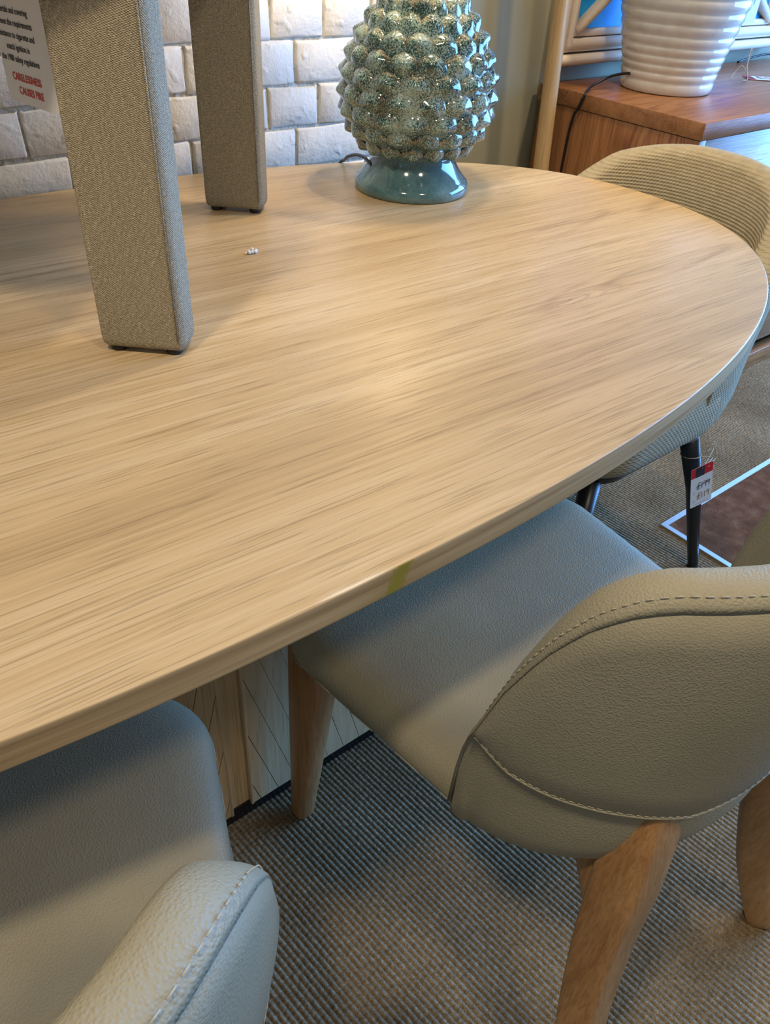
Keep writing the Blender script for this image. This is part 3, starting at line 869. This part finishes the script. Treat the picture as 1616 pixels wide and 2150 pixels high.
# fire safety label hanging beside the near stool leg
fl = thing('fire_label', (0, 0, 0), 'white hanging fire safety label with red CARELESSNESS CAUSES FIRE lettering', 'label')
pa, pb = atz(23, 207, 1.0), atz(128, 244, 1.0)
rv = (pb-pa); Wf = rv.length; rv.normalize()
Hf = 0.150
place(fl, pa+rv*(Wf/2)+Vector((0, 0, Hf/2)), rv, (0.0, 0.02, 1))
card('card', Wf, Hf, 0.0005, M['paper'], fl, 0.006)
LIN = [('materials and covering', 0.0815), ('to meet the requirements', 0.0708), ('resistance to cigarette and', 0.0601), ('match ignition in', 0.0494), ('the 1988 safety regulations', 0.0387)]
for s_, y_ in LIN:
    text_mesh(s_, 0.0080, M['ink_black'], fl, (-0.010, -Hf/2+y_, 0.0004), squeeze=0.84, offset=0.00012)
text_mesh('CARELESSNESS', 0.0098, M['ink_red'], fl, (-0.005, -Hf/2+0.0215, 0.0004), squeeze=0.88, offset=0.0002)
text_mesh('CAUSES FIRE', 0.0098, M['ink_red'], fl, (-0.001, -Hf/2+0.0090, 0.0004), squeeze=0.88, offset=0.0002)
tube('string', [(0, Hf/2-0.006, 0.0008), (0.001, Hf/2+0.004, 0.0008)], 0.0008, M['string'], fl, 6)

# ------------------------------------------------------------------ pineapple lamp
LX, LY = 0.661, 0.265
def make_lamp():
    t = thing('table_lamp', (LX, LY, TZ), 'green speckled ceramic pineapple lamp on a flared teal foot, standing on the table', 'lamp')
    foot = [(0.098, 0.0), (0.1055, 0.0015), (0.108, 0.006), (0.1075, 0.014), (0.104, 0.021), (0.1005, 0.0235), (0.0985, 0.0262), (0.094, 0.031), (0.086, 0.041), (0.0795, 0.052), (0.076, 0.062), (0.0765, 0.069), (0.070, 0.074)]
    v, f = lathe(foot, 72)
    mesh_obj('foot', v, f, M['glaze_foot'], t)['label'] = 'smooth flared teal foot'
    v, f = lathe([(0.1, 0.0), (0.1, 0.0006)], 48)
    prof = [(0.062, 0.060), (0.078, 0.066), (0.096, 0.080), (0.114, 0.102), (0.126, 0.126), (0.131, 0.150), (0.131, 0.175), (0.126, 0.205), (0.115, 0.235), (0.098, 0.264), (0.078, 0.290), (0.056, 0.312), (0.036, 0.328), (0.030, 0.340), (0.032, 0.352), (0.024, 0.356)]
    v, f = lathe(prof, 72)
    mesh_obj('body', v, f, M['glaze'], t)
    # one leaf-like scale: swells upwards to a rounded lip, arched at the top; shared by every row
    NU, NV = 12, 11
    vs, fs, rim = [], [], []
    for i in range(NV+1):
        q = i/NV; z = -1.0+2.0*q
        halfw = 0.60+0.40*math.sin(PI/2*min(1, q/0.55))
        if q > 0.45: halfw *= math.sqrt(max(0.0, 1-((q-0.45)/0.55)**2))
        lift = 0.10+0.75*math.sin(PI/2*min(1, q/0.62))**1.5
        if q > 0.62: lift *= math.sqrt(max(0.0, 1-0.90*((q-0.62)/0.38)**2))
        for j in range(NU+1):
            a = -1+2*j/NU
            dome = max(0.0, 1-a*a)**0.55
            nose = 0.42*math.exp(-((z-0.12)/0.38)**2)*math.exp(-(a/0.42)**2)
            r_ = math.hypot(a*0.95, max(0.0, (q-0.45)/0.55))
            rg = math.exp(-((r_-0.93)/0.10)**2) if q > 0.5 else 0.0
            vs.append((a*halfw, -(lift*(0.30+0.70*dome)+nose-0.25), z)); rim.append(min(1.0, rg*0.85))
    for i in range(NV):
        for j in range(NU):
            p = i*(NU+1)+j; fs.append((p, p+1, p+NU+2, p+NU+1))
    me = bpy.data.meshes.new('scale'); me.from_pydata(vs, [], fs); me.materials.append(M['glaze'])
    at = me.attributes.new('rim', 'FLOAT', 'POINT'); at.data.foreach_set('value', rim)
    me.polygons.foreach_set('use_smooth', [True]*len(me.polygons)); me.update()
    rows = [0.079, 0.104, 0.132, 0.161, 0.190, 0.219, 0.247, 0.273, 0.297, 0.318]
    NS = 16
    def rad(z): return interp([(zz, rr) for rr, zz in prof], z)
    for k, z in enumerate(rows):
        r = rad(z); sl = math.atan2(rad(z+0.008)-rad(z-0.008), 0.016)
        for j in range(NS):
            a = 2*PI*(j+0.5*(k % 2))/NS + 0.05
            o = bpy.data.objects.new('scale', me); COL.objects.link(o); o.parent = t
            wd = 2*PI*r/NS*0.56; hh = 0.0225
            dpt = 0.0150*min(1.0, 0.5+0.5*r/0.13)
            o.location = (r*math.sin(a), -r*math.cos(a), z)
            m = Matrix.Rotation(a, 4, 'Z') @ Matrix.Rotation(sl, 4, 'X')
            o.rotation_euler = m.to_euler(); o.scale = (wd, dpt, hh)
    tube('neck', [(0, 0, 0.354), (0, 0, 0.40)], 0.012, M['brass'], t, 16)
    tube('bulb_holder', [(0, 0, 0.395), (0, 0, 0.45)], 0.019, M['cord'], t, 16)
    v, f = lathe([(0.012, 0.448), (0.018, 0.462), (0.030, 0.490), (0.030, 0.512), (0.018, 0.532), (0.004, 0.538)], 24)
    mesh_obj('bulb', v, f, M['bulb'], t)
    outer = [(0.205, 0.415), (0.150, 0.680)]; inner = [(0.1485, 0.680), (0.2035, 0.415)]
    v, f = lathe(outer+inner, 64, False); n = 64
    f += [(3*n+j, 3*n+(j+1) % n, (j+1) % n, j) for j in range(n)]
    fixn(mesh_obj('lamp_shade', v, f, M['shade'], t))
    for k in range(3):
        a = 2*PI*k/3
        tube('shade_spoke', [(0, 0, 0.452), (0.1968*math.cos(a), 0.1968*math.sin(a), 0.452)], 0.0015, M['brass'], t, 6)
    b = bpy.data.lights.new('table_lamp_bulb_offscreen', 'POINT'); b.energy = 5.0; b.color = (1, 0.76, 0.48); b.shadow_soft_size = 0.032
    bo = bpy.data.objects.new('table_lamp_bulb_offscreen', b); COL.objects.link(bo); bo.location = (LX, LY, TZ+0.565)
    # flex leaving the foot on the wall side
    q0 = atz(719, 341, TZ+0.003)
    pts = [aty(785, 352, 0.285), aty(778, 345, 0.292), aty(765, 331, 0.325), aty(748, 325, 0.37), aty(729, 329, 0.42), q0+Vector((0, -0.006, 0.006)), q0+Vector((0.004, 0.010, -0.0005)), q0+Vector((0.006, 0.022, -0.012)), q0+Vector((0.006, 0.030, -0.040)), q0+Vector((0.006, 0.045, -0.15)), Vector((q0.x, 0.55, 0.3))]
    tube('cord', [Vector((p.x-LX, p.y-LY, p.z-TZ)) for p in smooth_path(pts, 6)], 0.0030, M['cord'], t, 8)
    return t
make_lamp()

# loose polystyrene beads
rnd = random.Random(11)
bx, by = 0.2245, 0.1195
v, f = lathe([(0.0004, -1.0), (0.5, -0.86), (0.86, -0.5), (1.0, 0.0), (0.86, 0.5), (0.5, 0.86), (0.0004, 1.0)], 12)
bead_me = None
for dx, dy, z, r in ((0, 0, 0, .0027), (.0050, -.0012, 0, .0026), (-.0046, .0004, 0, .0028), (.0022, .0044, 0, .0025), (-.0028, .0052, 0, .0024), (.0088, .0024, 0, .0026), (.0015, .0018, .0040, .0024), (-.0098, .0022, 0, .0015), (-.0072, .0048, 0, .0014)):
    if bead_me is None:
        o = mesh_obj('polystyrene_bead', v, f, M['bead']); bead_me = o.data
    else:
        o = bpy.data.objects.new('polystyrene_bead', bead_me); COL.objects.link(o)
    o.location = (bx+dx, by+dy, TZ+z+r*0.98); o.scale = (r, r, r*rnd.uniform(0.95, 1.05))
    tag(o, 'tiny white polystyrene bead in a clump on the table', 'bead', 'polystyrene beads on the table')

# ------------------------------------------------------------------ sideboard and the things on it
SX0, SX1, SY0, SY1, SZ = 1.432, 3.05, 0.146, 0.655, 0.82
sb = thing('sideboard', ((SX0+SX1)/2, (SY0+SY1)/2, 0), 'brown oak sideboard against the painted wall', 'sideboard')
def sbox(name, b, mat, bev=0.0015, parent=sb):
    ox, oy = (SX0+SX1)/2, (SY0+SY1)/2
    return box(name, (b[0]-ox, b[1]-ox, b[2]-oy, b[3]-oy, b[4], b[5]), mat, parent, bev)
sbox('worktop', (SX0, SX1, SY0, SY1, SZ-0.038, SZ), M['side_wood'])
sbox('side_panel', (SX0+0.004, SX0+0.032, SY0+0.006, SY1-0.004, -0.001, SZ-0.039), M['side_wood_v'])
sbox('side_panel', (SX1-0.032, SX1-0.004, SY0+0.006, SY1-0.004, -0.001, SZ-0.039), M['side_wood_v'])
sbox('back_panel', (SX0+0.03, SX1-0.03, SY1-0.02, SY1-0.006, 0.05, SZ-0.039), M['side_wood'])
sbox('bottom_rail', (SX0+0.03, SX1-0.03, SY0+0.006, SY0+0.045, -0.001, 0.055), M['side_wood'])
sbox('bottom_shelf', (SX0+0.03, SX1-0.03, SY0+0.05, SY1-0.02, 0.075, 0.095), M['side_wood'])
nd = 4; wd = (SX1-SX0-0.07)/nd
for k in range(nd):
    a = SX0+0.035+k*wd
    d = sbox('door', (a+0.002, a+wd-0.002, SY0+0.014, SY0+0.036, 0.095, SZ-0.043), M['side_wood'])
    h = box('handle', (0, 0.012, 0, 0.014, 0, 0.12), M['black'], d, 0.002)
    h.location = ((a+wd-0.05 if k % 2 == 0 else a+0.04)-(SX0+SX1)/2, SY0+0.001-(SY0+SY1)/2, 0.45)

# white ribbed lamp base
VX, VY = 1.71, 0.46
def make_vase():
    t = thing('ceramic_lamp', (VX, VY, SZ), 'large white ribbed ceramic lamp base on the sideboard', 'lamp')
    env = [(0.0, 0.117), (0.01, 0.119), (0.05, 0.124), (0.10, 0.135), (0.15, 0.147), (0.20, 0.160), (0.28, 0.176), (0.36, 0.178), (0.42, 0.160), (0.46, 0.115), (0.49, 0.07)]
    prof = [(0.105, 0.0), (0.116, 0.0015)]
    z = 0.004
    bounds = [0.030, 0.050, 0.069, 0.089, 0.110, 0.134, 0.159, 0.186, 0.214, 0.243, 0.273, 0.303, 0.333, 0.363, 0.393]
    b0 = 0.0
    for b1 in bounds:
        for q in (0.12, 0.35, 0.6, 0.82, 0.97):
            zz = b0+(b1-b0)*q
            if zz < 0.003: continue
            prof.append((interp(env, zz)+0.0042*math.sin(PI*q)**0.6-0.002, zz))
        b0 = b1
    for zz in (0.41, 0.43, 0.455, 0.475, 0.49): prof.append((interp(env, zz), zz))
    v, f = lathe(prof, 80)
    mesh_obj('body', v, f, M['white_glaze'], t)
    # flex out of the side, over the sideboard edge and down
    base = Vector((1.594, 0.492, SZ+0.038))
    P = [base+Vector((0.006, -0.002, 0)), base+Vector((-0.022, 0.010, -0.001)), base+Vector((-0.060, 0.022, -0.008)), Vector((1.485, 0.523, SZ+0.012)), Vector((1.445, 0.507, SZ+0.0045)), Vector((1.4285, 0.500, SZ-0.003)), Vector((1.4265, 0.510, SZ-0.032)), Vector((1.4275, 0.524, SZ-0.065)), Vector((1.428, 0.530, SZ-0.16)), Vector((1.428, 0.535, 0.3)), Vector((1.426, 0.535, 0.004))]
    tube('cord', [Vector((p.x-VX, p.y-VY, p.z-SZ)) for p in smooth_path(P, 6)], 0.0034, M['cord'], t, 8)
    g = tube('cord_grommet', [base-Vector((VX, VY, SZ))+Vector((0.010, -0.004, 0.001)), base-Vector((VX, VY, SZ))+Vector((-0.002, 0.001, 0))], 0.006, M['paper'], t, 12)
    return t
make_vase()
# swing ticket hanging on the ribbed lamp
vt = thing('swing_ticket', (0, 0, 0), 'plain white swing ticket hanging on the white ribbed lamp', 'tag')
pv0, pv1 = aty(1552, 48, 0.36), aty(1581, 40, 0.36)
rv = Vector(((pv1-pv0).x, -0.01, 0.0)); wv = (pv1-pv0).length
place(vt, pv0+Vector(((pv1-pv0).x/2, 0, 0.055)), rv, (0, 0, 1))
card('card', wv, 0.115, 0.0008, M['paper'], vt, 0.003)
strokes([[(-0.012, 0.012), (-0.006, 0.022), (-0.004, -0.002), (-0.008, -0.014)], [(0.004, 0.02), (0.003, 0.0), (0.009, -0.004), (0.011, 0.010)], [(-0.012, 0.004), (0.0, 0.006)]], 0.0011, M['ink_grey'], vt, (0, -0.012, 0.0003))
# tag lying on the sideboard
t2 = thing('price_tag', (0, 0, 0), 'price tag with red header lying flat on the sideboard', 'tag')
place(t2, (2.150, 0.430, SZ+0.0022), (0.66, 0.75, 0), (-0.75, 0.62, 0.0))
t2.matrix_world = t2.matrix_world
price_body(t2, 0.062, 0.098)
bpy.context.view_layer.update(); inv = t2.matrix_world.inverted()
h0 = t2.matrix_world @ Vector((0, 0.043, 0.001))
for pts in ([h0, h0+Vector((-0.03, 0.01, 0.03)), h0+Vector((-0.05, 0.015, 0.012)), h0+Vector((-0.09, 0.0, 0.002))],
            [h0, h0+Vector((-0.025, -0.01, 0.012)), h0+Vector((-0.05, -0.03, 0.001)), h0+Vector((-0.085, -0.035, 0.001))],
            [h0, h0+Vector((0.015, 0.02, 0.03)), h0+Vector((0.03, 0.03, 0.065)), h0+Vector((0.042, 0.032, 0.06)), h0+Vector((0.03, 0.03, 0.015)), h0+Vector((0.03, 0.03, 0.001))]):
    tube('string', [inv @ p for p in smooth_path(pts)], 0.0011, M['string'], t2, 6)
# flex lying behind
cb = tube('power_cable', smooth_path([(2.36, 0.640, SZ+0.003), (2.42, 0.636, SZ+0.012), (2.5, 0.62, SZ+0.022), (2.6, 0.60, SZ+0.018), (2.72, 0.60, SZ+0.0035), (2.85, 0.57, SZ+0.003)], 6), 0.0034, M['cord'], None, 8)
tag(cb, 'black cable curling along the back of the sideboard', 'cable')

# framed blue panel with a diagonal lattice, on the wall above the sideboard
FX0, FX1, FZ0, FZ1 = 1.452, 2.56, 0.858, 1.66
fr = thing('wall_panel', ((FX0+FX1)/2, GY, FZ0), 'blue wall panel in a whitewashed moulded frame with diagonal bars', 'wall panel')
def fbar(name, x0, x1, z0, z1, y0, y1, mat, bev, parent=fr):
    ox = (FX0+FX1)/2
    return box(name, (x0-ox, x1-ox, y0-GY, y1-GY, z0-FZ0, z1-FZ0), mat, parent, bev, 3)
STEP = [(0.0, 0.026, 0.046, 0.012), (0.030, 0.040, 0.030, 0.004), (0.036, 0.062, 0.040, 0.011), (0.064, 0.082, 0.026, 0.006)]
for off, end, th, bev in STEP:
    fbar('bottom_rail', FX0+off, FX1-off, FZ0+off, FZ0+end, GY-th, GY-0.002, M['frame_wood'], bev)
    fbar('top_rail', FX0+off, FX1-off, FZ1-end, FZ1-off, GY-th, GY-0.002, M['frame_wood'], bev)
    fbar('stile', FX0+off, FX0+end, FZ0+off, FZ1-off, GY-th-0.0006, GY-0.002, M['frame_wood_v'], bev)
    fbar('stile', FX1-end, FX1-off, FZ0+off, FZ1-off, GY-th-0.0006, GY-0.002, M['frame_wood_v'], bev)
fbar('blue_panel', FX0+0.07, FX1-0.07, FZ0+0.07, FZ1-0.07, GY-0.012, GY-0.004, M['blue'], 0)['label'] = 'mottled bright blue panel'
for (xa, za), (xb, zb) in (((FX0+0.078, FZ0+0.078), (FX1-0.078, FZ1-0.078)), ((FX0+0.078, FZ1-0.078), (FX1-0.078, FZ0+0.078))):
    ox = (FX0+FX1)/2
    tube('diagonal_bar', [(xa-ox, -0.022, za-FZ0), ((xa+xb)/2-ox, -0.022, (za+zb)/2-FZ0), (xb-ox, -0.022, zb-FZ0)], [(0.011, 0.017)]*3, M['frame_wood'], fr, 12, 3.0)

# slim pole standing on the floor between the table and the sideboard
b0, b1 = aty(1136, 345, 0.55), aty(1178, 0, 0.55)
d = (b1-b0)/(b1.z-b0.z)
foot = b0-d*b0.z; topp = b0+d*(1.95-b0.z)
pl = tube('wooden_pole', [foot-Vector((0, 0, 0.001)), foot+(topp-foot)*0.25, foot+(topp-foot)*0.5, foot+(topp-foot)*0.75, topp], [0.0215, 0.021, 0.0195, 0.0185, 0.0175], M['pole_wood'], None, 24)
tag(pl, 'slim pale wooden pole standing upright beside the sideboard', 'pole')
